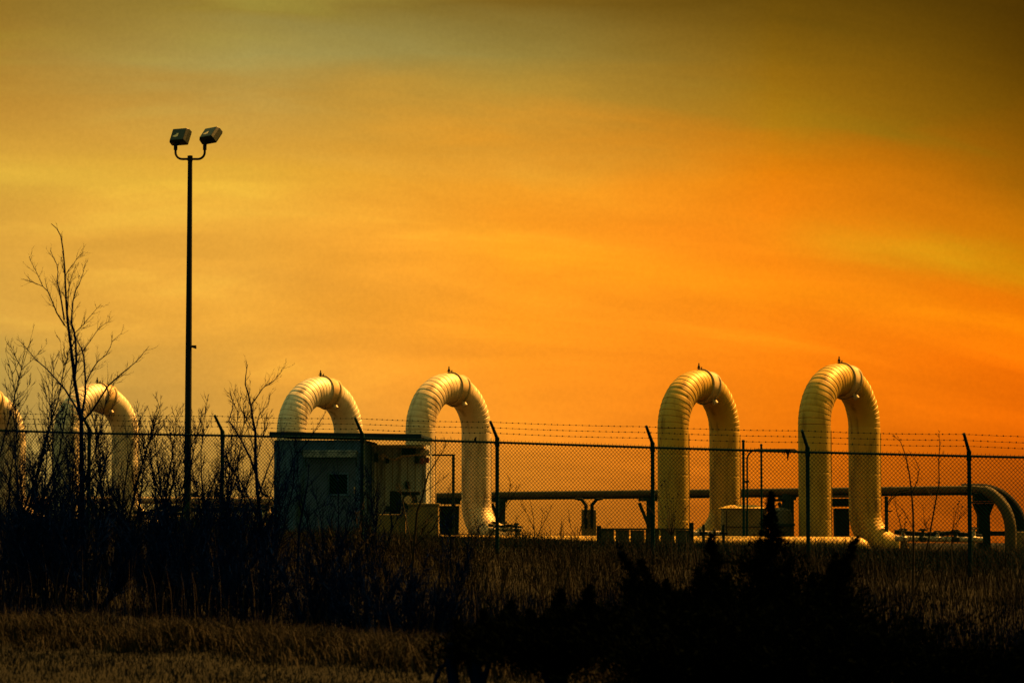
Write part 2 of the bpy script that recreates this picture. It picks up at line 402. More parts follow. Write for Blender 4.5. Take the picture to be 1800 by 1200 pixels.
SUP = 'supports carrying the header pipe'
def support(kind, label, px0, px1, pytop, Y=None):
    px = (px0 + px1) / 2; Y = Y or hy(px); x = X(px, Y); z0 = G(x, Y); w = (px1 - px0) / 5000 * Y; h = P(px, pytop, Y).z - z0
    t = thing('pipe_support', label, 'pipe support', (x, Y, z0), 0, SUP)
    if kind == 'saddle':
        m = MB(); m.box((0, .12, h * .36), (w, .16, h * .76)); m.build('concrete_block', BUFF, t, bevel=.02)
        for s in (-1, 1):
            m = MB(); m.tube([Vector((s * w * .95, -.02, h * 1.0)), Vector((s * w * .5, -.04, h * .98)), Vector((s * w * .2, -.06, h * .84)), Vector((s * w * .22, -.07, h * .55)), Vector((s * w * .2, -.06, h * .28))], [.03, .05, .055, .055, .04], 8)
            m.build('cable_drop', DARK, t)
    elif kind == 'pedestal':
        m = MB(); m.frustum((0, 0, 0), (w * .55, .4), (w * .5, .4), h * .62); m.frustum((0, 0, h * .62), (w * .5, .4), (w * .9, .5), h * .2); m.build('column', DARK, t)
        m = MB(); m.box((0, 0, h * .84), (w * 1.15, .6, .05)); m.build('flange', DARK, t)
        m = MB(); m.box((0, 0, h * .93), (w * .9, .45, h * .14)); m.build('saddle_block', DARK, t, bevel=.015)
        m = MB(); m.box((0, 0, .03), (w * .9, .6, .12)); m.build('base_plate', STEEL, t)
    elif kind == 'block':
        m = MB(); m.frustum((0, 0, -.05), (w * .74, .5), (w * .8, .5), h * .8); m.build('pier', DARK, t, bevel=.02)
        m = MB(); m.box((-w * .06, 0, h * .88), (w * 1.0, .6, h * .16)); m.build('cap', DARK, t, bevel=.02)
        m = MB(); m.box((0, -.02, h * 1.0), (w, .5, .07)); m.build('saddle_plate', HEAD, t)
    else:
        m = MB(); m.box((0, 0, h / 2), (w * .45, .14, h)); m.build('post', STEEL, t, bevel=.01)
        m = MB(); m.box((-w * .15, 0, h - .06), (w * 1.0, .25, .1)); m.build('saddle_plate', STEEL, t)
        m = MB(); m.tube([Vector((-w * .62, -.05, h * .88)), Vector((-w * .02, -.05, h * .25))], .05, 8); m.build('brace', STEEL, t)
support('block', 'dark capped pier between the shelter and the arch beside it', 768, 812, 872)
support('post', 'dark support post right of the arch by the shelter, partly behind a fence post', 868, 896, 876)
support('saddle', 'tan block with two black cable drops hanging in the open gap of the fence', 1022, 1048, 876, 84)
support('post', 'braced dark post just left of the insulated box arch', 1127, 1160, 874)
support('post', 'slim dark post behind the mossy valve body', 1372, 1403, 872)
support('block', 'broad dark pier seen between the legs of the rightmost arch', 1462, 1494, 872)
support('pedestal', 'black flared pedestal under the right end of the header pipe', 1708, 1746, 866)

# ------------------------------------------------------------------ low pipeline and the equipment about it
Y = 70.5
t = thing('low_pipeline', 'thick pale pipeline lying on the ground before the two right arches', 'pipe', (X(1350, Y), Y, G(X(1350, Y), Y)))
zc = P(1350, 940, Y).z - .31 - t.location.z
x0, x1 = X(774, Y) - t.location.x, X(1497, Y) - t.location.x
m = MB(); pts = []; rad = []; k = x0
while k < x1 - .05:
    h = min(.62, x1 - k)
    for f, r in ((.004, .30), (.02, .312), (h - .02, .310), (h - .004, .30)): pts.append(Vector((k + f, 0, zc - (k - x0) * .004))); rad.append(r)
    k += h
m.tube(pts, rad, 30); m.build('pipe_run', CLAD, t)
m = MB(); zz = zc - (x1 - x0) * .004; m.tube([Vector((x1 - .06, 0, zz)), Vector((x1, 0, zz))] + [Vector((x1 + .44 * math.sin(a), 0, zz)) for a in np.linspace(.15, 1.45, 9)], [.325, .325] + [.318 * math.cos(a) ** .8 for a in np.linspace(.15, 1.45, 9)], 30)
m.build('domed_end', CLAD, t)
Y = 74
x = X(1307, Y); z0 = G(x, Y)
t = thing('insulated_box', 'low tan insulated box with a shallow pitched lid right of an arch leg', 'box', (x, Y, z0))
w = 78 / 5000 * Y; h = P(1307, 893, Y).z - z0
m = MB(); m.frustum((0, 0, 0), (w * 1.02, .9), (w * .97, .85), h); m.build('shell', BUFF, t, bevel=.02)
m = MB(); m.frustum((-.05, 0, h), (w * 1.04, .95), (w * .55, .3), .085); m.build('lid', CLAD, t, bevel=.01)
m = MB()
for k in (-.42, .02, .4): m.box((k * w, -.455, h * .48), (.02, .02, h * .9))
m.box((0, -.456, h * .5), (w * .95, .016, .02)); m.build('panel_seam', DARK, t)
Y = 75.5; x = X(1372, Y); z0 = G(x, Y)
t = thing('globe_valve', 'mossy rounded valve body between the insulated box and the rightmost arch', 'valve', (x, Y, z0))
h = P(1372, 892, Y).z - z0
m = MB(); m.lathe([(.22, 0), (.27, .05), (.29, h * .3), (.30, h * .75), (.26, h * .93), (.15, h)], 20); m.build('casing', mat('mossy_paint', (.07, .06, .028), (.03, .03, .014), scale=5), t)
m = MB(); m.tube([(-.24, -.1, h * .92), (-.24, -.1, h + .17)], .07, 10); m.tube([(-.3, -.1, h + .2), (.1, -.1, h + .2)], .035, 8); m.build('hand_lever', DARK, t)
m = MB(); m.tube([(.12, 0, h - .02), (.16, 0, h + .36)], .11, 12); m.build('actuator', STEEL, t)
m = MB(); m.lathe([(.36, h * .52), (.37, h * .53), (.37, h * .58), (.36, h * .59)], 20); m.build('flange', STEEL, t)
# gooseneck vent and its two posts behind the fence
def post_thing(name, label, cat, px, pt, Y, r, group=None, cap=True, m_=None):
    x = X(px, Y); z0 = G(x, Y); t = thing(name, label, cat, (x, Y, z0), 0, group); h = P(px, pt, Y).z - z0
    m = MB(); m.tube([(0, 0, -.1), (0, 0, h)], r, 10); m.build('pipe', m_ or GALV, t)
    m = MB(); m.tube([(0, 0, h), (0, 0, h + .03), (0, 0, h + .05)], [r * 1.25, r * 1.25, r * .5], 10); m.build('cap', m_ or GALV, t)
    m = MB(); m.lathe([(r * 2.2, -.02), (r * 2.2, .03), (r * 1.1, .04)], 12); m.build('base_flange', m_ or GALV, t)
    return t, h
post_thing('standpipe', 'tall dark standpipe right beside the far leg of the insulated box arch', 'pipe', 1306.5, 776, 72, .034, 'thin standpipes behind the fence')
post_thing('standpipe', 'thin standpipe topping the fence rail between the two right arches', 'pipe', 1338, 783, 72, .027, 'thin standpipes behind the fence')
Y = 71.5; x = X(1313, Y); z0 = G(x, Y)
t = thing('gooseneck_pipe', 'thin pipe bending from upright to level along the fence rail between the two right arches', 'pipe', (x, Y, z0))
h = P(1313, 790, Y).z - z0; rb = .26
m = MB(); m.tube([(0, 0, -.05), (0, 0, h - rb)] + [(rb - rb * math.cos(a), 0, h - rb + rb * math.sin(a)) for a in np.linspace(.15, math.pi / 2, 9)] + [(1.2, 0, h), (1.28, 0, h - .06)], .022, 8); m.build('bent_tube', GALV, t)
m = MB(); m.box((-.01, -.03, h - .8), (.12, .05, .05)); m.build('clamp', STEEL, t)
Y = 73.5; x = X(797, Y); z0 = G(x, Y)
t = thing('conduit_frame', 'dark angled conduit reaching from the shelter to an upright post at its right', 'conduit', (x, Y, z0))
h = P(797, 801, Y).z - z0
m = MB(); m.box((0, 0, h / 2), (.075, .075, h)); m.build('post', STEEL, t)
m = MB(); m.box((-.26, 0, h + .022), (.60, .05, .045)); m.build('arm', STEEL, t)
# board barrier and bollards near the fence, inside it
Y = 63; xA, xB = X(1054, Y), X(1212, Y)
t = thing('board_barrier', 'low dark board barrier with a sunlit top edge behind the fence', 'barrier', (xA, Y, G(xA, Y)))
L_ = xB - xA; h = P(1054, 929, Y).z - t.location.z
for k in range(6):
    m = MB(); w = L_ / 6 - .035; m.box((L_ / 6 * (k + .5), 0, h * .48), (w, .035, h * .92 - .01 * (k % 3))); m.build('board', WOOD, t)
m = MB(); m.box((L_ / 2, -.01, h - .005), (L_, .1, .04)); m.build('top_rail', HEAD, t)
for k, hh in ((-.02, .07), (L_ + .03, .14)):
    m = MB(); m.box((k, -.02, (h + hh) / 2), (.10, .10, h + hh)); m.build('end_post', DARK, t, bevel=.01)
for px, lb in ((1236, 'short dark bollard in front of the insulated box, next to the board barrier'), (1271, 'short dark bollard in front of the insulated box, farther from the board barrier')):
    x = X(px, Y); z0 = G(x, Y); t = thing('bollard', lb, 'bollard', (x, Y, z0), 0, 'bollards before the insulated box'); h = P(px, 921, Y).z - z0
    m = MB(); m.lathe([(.034, -.05), (.034, h - .03), (.02, h), (.0, h + .004)], 10); m.build('post', DARK, t)
    m = MB(); m.tube([(-.09, 0, h * .62), (.09, 0, h * .62)], .03, 8); m.build('cross_pin', DARK, t)
Y = 75; xA, xB = X(1210, Y), X(1268, Y); t = thing('stub_pipe', 'short level pipe with two flanges behind the bollards', 'pipe', (X(1239, Y), Y, G(X(1239, Y), Y)))
zz = P(1239, 938, Y).z - t.location.z
m = MB(); m.tube([(-.42, 0, zz), (.42, 0, zz)], .085, 14); m.build('pipe', PALE, t)
for k in (-.13, .24):
    m = MB(); m.tube([(k - .03, 0, zz), (k + .03, 0, zz)], .14, 14); m.build('flange', DARK, t)
m = MB(); m.box((0, 0, zz / 2 - .05), (.2, .2, zz)); m.build('plinth', BUFF, t)
# valve manifold at right
def manifold(label, px, Y, seed, scale=1.0, n=5, pale=True):
    rnd = random.Random(seed); x = X(px, Y); z0 = G(x, Y)
    t = thing('valve_manifold', label, 'valves', (x, Y, z0))
    L2 = .22 * n * scale
    m = MB(); m.tube([(-L2, 0, .34 * scale), (L2, -.05, .30 * scale)], .075 * scale, 12); m.build('header', PALE if pale else STEEL, t)
    for k in range(n):
        xx = -L2 + 2 * L2 * (k + .5) / n + rnd.uniform(-.04, .04); hh = scale * rnd.uniform(.16, .34)
        m = MB(); m.lathe([(.05 * scale, .3 * scale), (.10 * scale, .34 * scale), (.11 * scale, .42 * scale), (.05 * scale, .46 * scale), (.035 * scale, .46 * scale + hh * .6), (0, .46 * scale + hh * .62)], 12, Matrix.Translation((xx, -.08, -.06)))
        v = m.build('valve', (DARK, PALE, STEEL)[rnd.randrange(3)], t)
        m = MB(); r = .10 * scale; zt = .4 * scale + hh * .62
        m.tube([(xx + r * math.cos(a), -.08 + r * math.sin(a) * .9, zt + .02 * math.sin(a)) for a in np.linspace(0, 2 * math.pi, 13)], .014, 5, False)
        m.tube([(xx - r, -.08, zt), (xx + r, -.08, zt)], .012, 5); m.build('handwheel', DARK, v)
    for k in (-.8, .75):
        m = MB(); m.box((L2 * k, 0, .12 * scale), (.14, .2, .3 * scale)); m.build('plinth', BUFF, t)
    m = MB(); m.tube([(-L2, .1, .5 * scale), (-L2 * .3, .02, .43 * scale), (L2 * .3, -.02, .47 * scale), (L2, .05, .38 * scale)], .06 * scale, 8); m.build('hose', DARK, t)
    return t
manifold('cluster of dark and pale valves low in the grass right of the rightmost arch', 1648, 72, 3, 1.0, 5)
manifold('dark and pale valve cluster low beyond the shrubs right of the floodlight pole', 385, 80, 8, 1.25, 6)
manifold('pale valve cluster low beyond the shrubs just left of the floodlight pole', 285, 79, 12, .9, 4)
manifold('small pale valves at the foot of the arch beside the shelter', 888, 79, 17, .7, 3)
Y = 77; x = X(1557, Y); z0 = G(x, Y)
t = thing('hose_stand', 'thin upright pipe with black hose loops right beside the rightmost arch', 'pipe', (x, Y, z0)); h = P(1557, 872, Y).z - z0
m = MB(); m.tube([(0, 0, 0), (0, 0, h)], .05, 10); m.build('upright', STEEL, t)
m = MB(); m.tube([(.02, -.06, h * .72), (.14, -.06, h * .72)], .02, 6); m.build('valve_lever', DARK, t)
for k in (0, 1):
    m = MB(); m.tube([(.0, -.02, h * (.70 - k * .1)), (.03, -.03, h * (.88 - .05 * k)), (.14, -.04, h * (1.0 - .05 * k)), (.34, -.05, h * (1.1 - .05 * k)), (.6, -.05, h * (1.12 - .04 * k))], .016, 6); m.build('hose', DARK, t)
# low pale header beyond the shrubs at left
t = thing('far_pipe', 'pale level pipe on stubs far behind the shrubs at the left', 'pipe', (X(250, 96), 96, G(X(250, 96), 96)))
m = MB(); z = P(250, 880, 96).z - t.location.z; m.tube([(-6, 0, z + .03), (4.6, -.5, z)], .12, 14); m.build('pipe_run', PALE, t)
for k in (-5, -2.6, -.2, 2.2, 4.2):
    m = MB(); m.box((k, -.25, z / 2 - .06), (.22, .22, z - .1)); m.build('stub', STEEL, t)

# ------------------------------------------------------------------ shelter
BY = R(-4); Y = 70; x0 = X(482, Y); z0 = G(x0 + 1.5, Y)
t = thing('equipment_shelter', 'flat roofed metal shelter behind the fence, dark left half and tan right half', 'building', (x0, Y, z0), BY)
H = P(482, 762, Y).z - z0 + .04
W1, W2, D1 = 2.25, 1.36, 2.6; REC = 1.25
m = MB(); m.box((W1 / 2, D1 / 2, H / 2 - .1), (W1, D1, H - .2))
for k in range(15): m.box((.09 + k * .15, -.008, H / 2 - .15), (.05, .018, H - .35))
m.build('dark_bay', TEAL, t)
m = MB(); m.box((W1 + W2 / 2 + .02, REC + (D1 - REC) / 2, H / 2 - .14), (W2, D1 - REC, H - .28)); m.build('tan_bay', TAN, t)
m = MB()
for k in range(8): m.box((W1 + .16 + k * .19, REC - .006, H / 2 + .1), (.022, .016, H - .75 - .07 * (k % 3)))
m.build('panel_rib', mat('tan_rib', (.23, .19, .10), scale=4), t)
rt = Matrix.Rotation(R(1.0), 3, 'Y')
m = MB(); m.box(((W1 + W2) / 2 - .02, D1 / 2 - .03, H - .075), (W1 + W2 + .12, D1 + .3, .075), rt); rf = m.build('roof', mat('roof_sheet', (.005, .025, .05), scale=3, rough=.8, spec=.05), t, bevel=.01)
m = MB(); m.box(((W1 + W2) / 2 - .02, -.185, H - .085), (W1 + W2 + .14, .022, .11), rt); m.build('fascia', mat('fascia_paint', (.005, .028, .06), rough=.8, spec=.1, scale=3), rf)
m = MB(); m.box((W1 + W2 / 2 + .04, REC - .2, H - .33), (W2 - .05, .5, .045), Matrix.Rotation(R(2), 3, 'Y')); m.build('bay_soffit', PALE, rf)
m = MB(); m.box((1.42, -.16, H - .50), (1.32, .34, .04), Matrix.Rotation(R(-9), 3, 'X')); m.box((1.42, -.335, H - .565), (1.32, .02, .12)); aw = m.build('door_hood', mat('hood_sheet', (.20, .26, .34), (.05, .09, .16), scale=3, rough=.5, thr=(.45, .55)), t)
for k in (.8, 2.05):
    m = MB(); m.tube([(k, -.28, H - .59), (k, -.01, H - .85)], .014, 6); m.build('bracket', STEEL, aw)
m = MB(); m.box((1.42, -.022, (H - .62) / 2), (1.22, .024, H - .66)); d = m.build('door', mat('hood_shaded_door', (.028, .075, .24), scale=3), t)  # shade below the hood is put into the door's darker colour
m = MB(); m.box((1.60, -.045, H - 1.28), (.46, .03, .50), None); wn = m.build('window', LOUVRE, d)
m = MB()
for (cx, cz, sx, sz) in ((1.60, H - 1.02, .54, .04), (1.60, H - 1.54, .54, .04), (1.36, H - 1.28, .04, .5), (1.84, H - 1.28, .04, .5)): m.box((cx, -.05, cz), (sx, .035, sz))
m.build('window_frame', TEAL, wn)
m = MB(); m.tube([(2.0, -.06, 1.0), (2.0, -.06, 1.16)], .016, 6); m.build('handle', PALE, d)
m = MB(); m.box((.83, -.11, H - .52), (.22, .18, .16)); m.tube([(.55, -.07, H - .5), (.72, -.09, H - .48)], .025, 6); m.build('wall_lamp', DARK, t, bevel=.01)
m = MB(); m.tube([(W1 - .03, -.05, H - .2), (W1 - .03, -.05, .1)], .03, 8); m.build('downspout', mat('spout_paint', (.14, .17, .12), scale=4), t)
m = MB(); m.tube([(W1 + .10, REC - .07, H - .25), (W1 + .10, REC - .07, .1)], .03, 8); m.build('downspout', TAN, t)
m = MB(); m.box((W1 - .02, .5, .75), (.09, .2, .5)); m.build('junction_box', STEEL, t, bevel=.01)
rnd = random.Random(5)
m = MB(); zt = H - .56
m.tube([(W1 + .18, REC - .08, zt - .02), (W1 + .32, REC - .1, zt + .04), (W1 + .45, REC - .1, zt - .07), (W1 + .62, REC - .12, zt - .09), (W1 + .8, REC - .1, zt), (W1 + 1.05, REC - .1, zt + .02), (W1 + 1.5, REC - .1, zt + .03)], .028, 7)
m.build('cable_run', PALE, t)
for k, (xx, zz, w, h, mm) in enumerate(((.14, -.04, .10, .22, STEEL), (.30, -.02, .08, .16, PALE), (.42, -.12, .09, .12, DARK), (.95, .10, .34, .16, DARK), (1.15, -.1, .10, .18, STEEL), (1.28, -.12, .09, .14, RED), (1.42, -.11, .09, .14, RED), (1.36, .1, .22, .12, PALE), (.92, -.72, .10, .18, DARK))):
    m = MB(); m.box((W1 + xx, REC - .07, zt + zz), (w, .11, h)); m.build('conduit_box' if mm is not RED else 'red_beacon', mm, t, bevel=.012)
t = thing('gas_meter_set', 'dark meter set with pale dial faces standing before the tan end of the shelter', 'meter', (x0 + (W1 + .95) * math.cos(BY) , Y + .35, z0), BY)
hm = P(720, 862, Y).z - z0
m = MB(); m.box((-.22, 0, hm * .74), (.26, .22, .55)); m.build('regulator', DARK, t, bevel=.03)
m = MB(); m.box((.16, -.02, hm - .06), (.48, .2, .09)); m.build('hood', DARK, t, bevel=.02)
m = MB(); m.lathe([(.19, -.1), (.2, -.05), (.2, .06), (.15, .09)], 20, Matrix.Translation((.14, 0, hm - .26)) @ Matrix.Rotation(math.pi / 2, 4, 'X')); mt = m.build('meter_case', STEEL, t)
m = MB(); m.lathe([(.10, .09), (.10, .105), (.06, .11)], 16, Matrix.Translation((.10, 0, hm - .22)) @ Matrix.Rotation(math.pi / 2, 4, 'X')); m.build('dial', PALE, mt)
m = MB(); m.tube([(-.45, 0, .62), (-.2, 0, .62)], .075, 10); m.tube([(-.02, 0, 0), (-.02, 0, hm - .35), (.3, 0, hm - .35), (.3, 0, 0)], .035, 8); m.build('pipework', STEEL, t)
m = MB(); m.tube([(.42, .02, .3), (.42, .02, hm - .3)], .12, 12); m.build('canister', TAN, t)
xq = X(745, 68.5); t = thing('concrete_pad_box', 'low pale box at the right foot of the shelter', 'box', (xq, 68.5, G(xq, 68.5)))
hq = P(745, 886, 68.5).z - t.location.z
m = MB(); m.box((0, 0, hq / 2 - .02), (.72, .7, hq)); m.build('body', BUFF, t, bevel=.02)
m = MB(); m.box((0, 0, hq - .005), (.78, .76, .05)); m.build('lid', BUFF, t, bevel=.01)
xq = X(688, 68.8); t = thing('utility_cabinet', 'tan waist high cabinet in front of the tan bay, left of the meter set', 'cabinet', (xq, 68.8, G(xq, 68.8)))
hq = P(688, 902, 68.8).z - t.location.z
m = MB(); m.box((0, 0, hq / 2 - .02), (.70, .5, hq)); m.build('body', BUFF, t, bevel=.02)
m = MB(); m.box((.02, -.26, hq / 2), (.03, .02, hq * .9)); m.build('door_seam', DARK, t)

# ------------------------------------------------------------------ floodlight pole
Y = 62; x = X(330.5, Y); z0 = G(x, Y)
t = thing('floodlight_pole', 'tall dark steel pole carrying two box floodlights on a curved yoke', 'floodlight', (x, Y, z0))
def lp(px, py): return P(px, py, Y) - Vector((x, Y, z0))
hp_ = lp(334, 275).z
m = MB(); m.tube([(0, 0, -.1), (0, 0, hp_ * .5), (0, 0, hp_)], [.082, .068, .050], 18); m.build('pole', POLE, t)
m = MB(); m.tube([(0, 0, hp_ - .1), (0, 0, hp_ + .012), (0, 0, hp_ + .02)], [.058, .058, .03], 14); m.build('pole_cap', POLE, t)
m = MB(); m.lathe([(.2, .0), (.2, .035), (.11, .04), (.095, .25)], 16); m.build('base_flange', POLE, t)
zb = hp_ - .06
m = MB(); w = .32
m.tube([(-w, 0, zb + .26), (-w, 0, zb + .17)] + [(-w + .15 - .15 * math.cos(a), 0, zb + .15 - .15 * math.sin(a)) for a in np.linspace(.1, math.pi / 2, 8)]
       + [(0, 0, zb)] + [(w - .15 + .15 * math.sin(a), 0, zb + .15 - .15 * math.cos(a)) for a in np.linspace(.0, math.pi / 2 - .1, 8)] + [(w, 0, zb + .17), (w, 0, zb + .3)], .026, 10)
m.build('yoke', POLE, t)
m = MB(); m.box((.12, -.03, lp(340, 609).z), (.1, .06, .05)); m.tube([(.06, -.02, lp(340, 609).z), (.17, -.03, lp(340, 612).z)], .02, 6); m.build('bracket', POLE, t)
FLOODM = mat('floodlight_housing', (.012, .026, .024), rough=.4, metal=.2, scale=8)
for s, (cx, cz), rot, lb in ((-1, (-.225, zb + .50), (R(-27), R(0), R(-27)), None), (1, (.44, zb + .53), (R(-42), R(-3), R(-37)), None)):
    q = Matrix.Translation((cx, 0, cz)) @ (Matrix.Rotation(rot[2], 4, 'Z') @ Matrix.Rotation(rot[1], 4, 'Y') @ Matrix.Rotation(rot[0], 4, 'X'))
    q3 = q.to_3x3(); T = q.translation
    m = MB(); ww, hh, dd = .42, .35, .19
    b = len(m.v)
    for (y_, fw, fh) in ((-dd / 2, .82, .84), (-dd * .2, .98, .98), (dd / 2, 1, 1)):
        for xx, zz in ((-1, -1), (1, -1), (1, 1), (-1, 1)): m.v.append(T + q3 @ Vector((xx * ww / 2 * fw, y_, zz * hh / 2 * fh)))
    m.f.append((b, b + 1, b + 2, b + 3)); m.f.append((b + 11, b + 10, b + 9, b + 8))
    for r_ in (0, 4):
        for k in range(4):
            j = (k + 1) % 4; m.f.append((b + r_ + j, b + r_ + k, b + r_ + 4 + k, b + r_ + 4 + j))
    fl = m.build('floodlight', FLOODM, t, smooth=False, bevel=.012)
    m = MB(); m.box(T + q3 @ Vector((0, dd / 2 + .012, 0)), (ww * .9, .02, hh * .9), q3); m.build('lens', GLASS, fl)
    m = MB(); pz = -dd / 2 - .004                     # pale patch on the back of the housing
    poly = [(-.10, -.07), (-.02, -.085), (.03, -.07), (.035, .01), (.0, .012), (-.025, -.02), (-.09, -.05)]
    b = 0
    for yy in (pz, pz + .003):
        for xx, zz in poly: m.v.append(T + q3 @ Vector((xx - .02, yy, zz + .01)))
    k_ = len(poly); m.f.append(tuple(range(k_)))
    for k in range(k_): m.f.append((k, k_ + k, k_ + (k + 1) % k_, (k + 1) % k_))
    m.build('pale_patch', mat('pale_patch_tone', (1.2, .95, .6), scale=9), fl, smooth=False)
    base = Vector((s * w, 0, zb + .2)); tip = T + q3 @ Vector((-.02 * s, 0, -hh * .45))
    m = MB(); m.tube([base, base + Vector((0, 0, .1)), (base + Vector((0, 0, .1)) + tip) / 2, tip], [.042, .042, .034, .034], 10); m.build('knuckle', POLE, fl)

# ------------------------------------------------------------------ chain link fence
pxs = [-64, 157, 391, 637, 874, 1147, 1419.5, 1703, 2012]
A = Vector((X(157, 57.5), 57.5, 0)); Bv = Vector((X(1703, 49.7), 49.7, 0)); fd = (Bv - A)
posts = []
for p in pxs:                                    # where the sight line of each post meets the fence line
    k = (p - 900) / 5000; s = (k * A.y - A.x) / (fd.x - k * fd.y); q = A + fd * s
    topy = float(np.interp(p, [-64, 40, 391, 640, 874, 1147, 1419, 1704, 2012], [754, 757, 763, 768, 775, 784, 792, 799, 808]))
    q.z = P(p, topy, q.y).z; posts.append(q)
FH = 2.13
fo = A.copy(); fo.z = G(A.x, A.y)
t = thing('chain_link_fence', 'chain link fence topped with three strands of barbed wire on angled arms', 'fence', fo)
fn = Vector((fd.y, -fd.x, 0)).normalized()      # towards the camera
fdn = fd.normalized()
tops = [q - fo for q in posts]
rnd = random.Random(9)
for i, q in enumerate(tops):
    m = MB(); lean = Vector((rnd.uniform(-.015, .015), rnd.uniform(-.02, .02), 0))
    m.tube([q + Vector((0, 0, -FH - .5)), q + lean * 0 + Vector((0, 0, .03))], .037, 12)
    m.tube([q + Vector((0, 0, -.10)), q + Vector((0, 0, -.02))], .047, 12)
    po = m.build('post', GALV, t)
    m = MB(); tip = q + fn * .30 + Vector((0, 0, .36))
    m.tube([q + Vector((0, 0, .0)), q + Vector((0, 0, .05)), q + fn * .035 + Vector((0, 0, .085)), tip], [.042, .044, .032, .026], 8)
    m.build('barb_arm', GALV, po)
m = MB(); m.tube([tops[0] - fdn * .1] + [q - Vector((0, 0, .025)) for q in tops[1:-1]] + [tops[-1]], .023, 10); m.build('top_rail', GALV, t)
for k, f in enumerate((.36, .66, .97)):
    m = MB()
    for a, b in zip(tops, tops[1:]):
        pa = a + fn * .30 * f + Vector((0, 0, .03 + .33 * f)); pb = b + fn * .30 * f + Vector((0, 0, .03 + .33 * f))
        n = 24; sag = .012 + .008 * rnd.random()
        pts = [pa.lerp(pb, j / n) - Vector((0, 0, sag * (1 - (2 * j / n - 1) ** 2) + rnd.uniform(0, .004))) for j in range(n + 1)]
        m.tube(pts, .0028, 4, False)
        j = rnd.uniform(0, .1)
        while j < 1:
            c = pa.lerp(pb, j) - Vector((0, 0, sag * (1 - (2 * j - 1) ** 2)))
            for q in range(2):
                d = Vector((rnd.uniform(-.4, .4), rnd.uniform(-.5, .5), rnd.uniform(-1, 1))).normalized() * .015
                m.tube([c - d, c + d], .0038, 3, False)
            m.tube([c - fdn * .012, c + fdn * .012], .008, 4, False)
            j += rnd.uniform(.036, .044)
    m.build('barbed_wire', WIRE, t)
for a, b in zip(tops, tops[1:]):                 # the woven diamonds of one bay
    span = (b - a); Lh = math.hypot(span.x, span.y); m = MB(); pit = .074
    dz = FH - .02
    def at(s, z):
        return a + span * (s / Lh) + Vector((0, 0, -z))
    for sgn in (1, -1):
        k = -dz
        while k < Lh + dz:
            s0, z0_, s1, z1_ = (k, 0, k + dz, dz) if sgn > 0 else (k, dz, k + dz, 0)
            lo, hi = max(0, (0 - s0) / dz), min(1, (Lh - s0) / dz)
            if hi - lo > .004:
                pa = at(s0 + dz * lo, z0_ + (z1_ - z0_) * lo); pb = at(s0 + dz * hi, z0_ + (z1_ - z0_) * hi)
                off = fn * (.004 * sgn + .03)
                m.tube([pa + off, pb + off], .0048, 3, False)
            k += pit
    k = 0                                        # knuckled selvage above the rail
    while k < Lh - .01:
        q = at(k, 0) + fn * .03
        m.tube([q, q + Vector((0, 0, .03)) + fdn * .012], .004, 3, False); k += pit
    m.build('wire_mesh', WIRE, t, smooth=False)
m = MB(); q = tops[6] - fdn * .36 + fn * .04       # a rag of twisted wire hanging from the rail
m.tube([q + fdn * .06, q - fdn * .06], [.03, .025], 6); m.tube([q, q - Vector((0, 0, .1)), q - Vector((.01, 0, .18))], [.035, .018, .005], 6)
m.tube([q - fdn * .05, q - fdn * .08 - Vector((0, 0, .06))], .01, 5); m.build('wire_tangle', DARK, t)
m = MB(); q = tops[4] - fdn * .46; m.tube([q - Vector((0, 0, .02)), q + Vector((.0, 0, .05)), q + Vector((.02, 0, .09))], [.03, .025, .008], 6); m.build('tie_clip', DARK, t)

# ------------------------------------------------------------------ bare trees and shrubs
def twig(m, p, d, L_, r, rnd, n=5, droop=.0, curl=.15):
    pts = [p.copy()]; q = p.copy(); d = d.normalized()
    for i in range(n):
        d = (d + Vector((rnd.uniform(-1, 1), rnd.uniform(-1, 1), rnd.uniform(-.7, 1) + .42 - droop)) * curl).normalized()
        q = q + d * (L_ / n); pts.append(q.copy())
    m.tube(pts, [r * (1 - .8 * i / n) for i in range(n + 1)], 4 if r > .008 else 3, False)
    return pts
def side_dir(d, rnd, spread):
    u_, w_ = frame(d); a = rnd.uniform(0, 2 * math.pi)
    return (d.normalized() * math.cos(spread) + (u_ * math.cos(a) + w_ * math.sin(a)) * math.sin(spread))
def sprout(m, pts, rnd, n, L_, r, lvl=2, t0=.15):
    for _ in range(n):
        t = rnd.uniform(t0, 1); i = min(int(t * (len(pts) - 1)), len(pts) - 2); f = t * (len(pts) - 1) - i
        p = pts[i].lerp(pts[i + 1], f); d = pts[i + 1] - pts[i]
        l = L_ * rnd.uniform(.45, 1.1) * (1.15 - .5 * t)
        s = twig(m, p, side_dir(d, rnd, R(rnd.uniform(16, 50))), l, r * (1.1 - .4 * t), rnd)
        if lvl > 1: sprout(m, s, rnd, rnd.randint(2, 4), l * .5, r * .68, lvl - 1, .2)
SHRUBG = 'leafless saplings and shrubs in front of the fence'
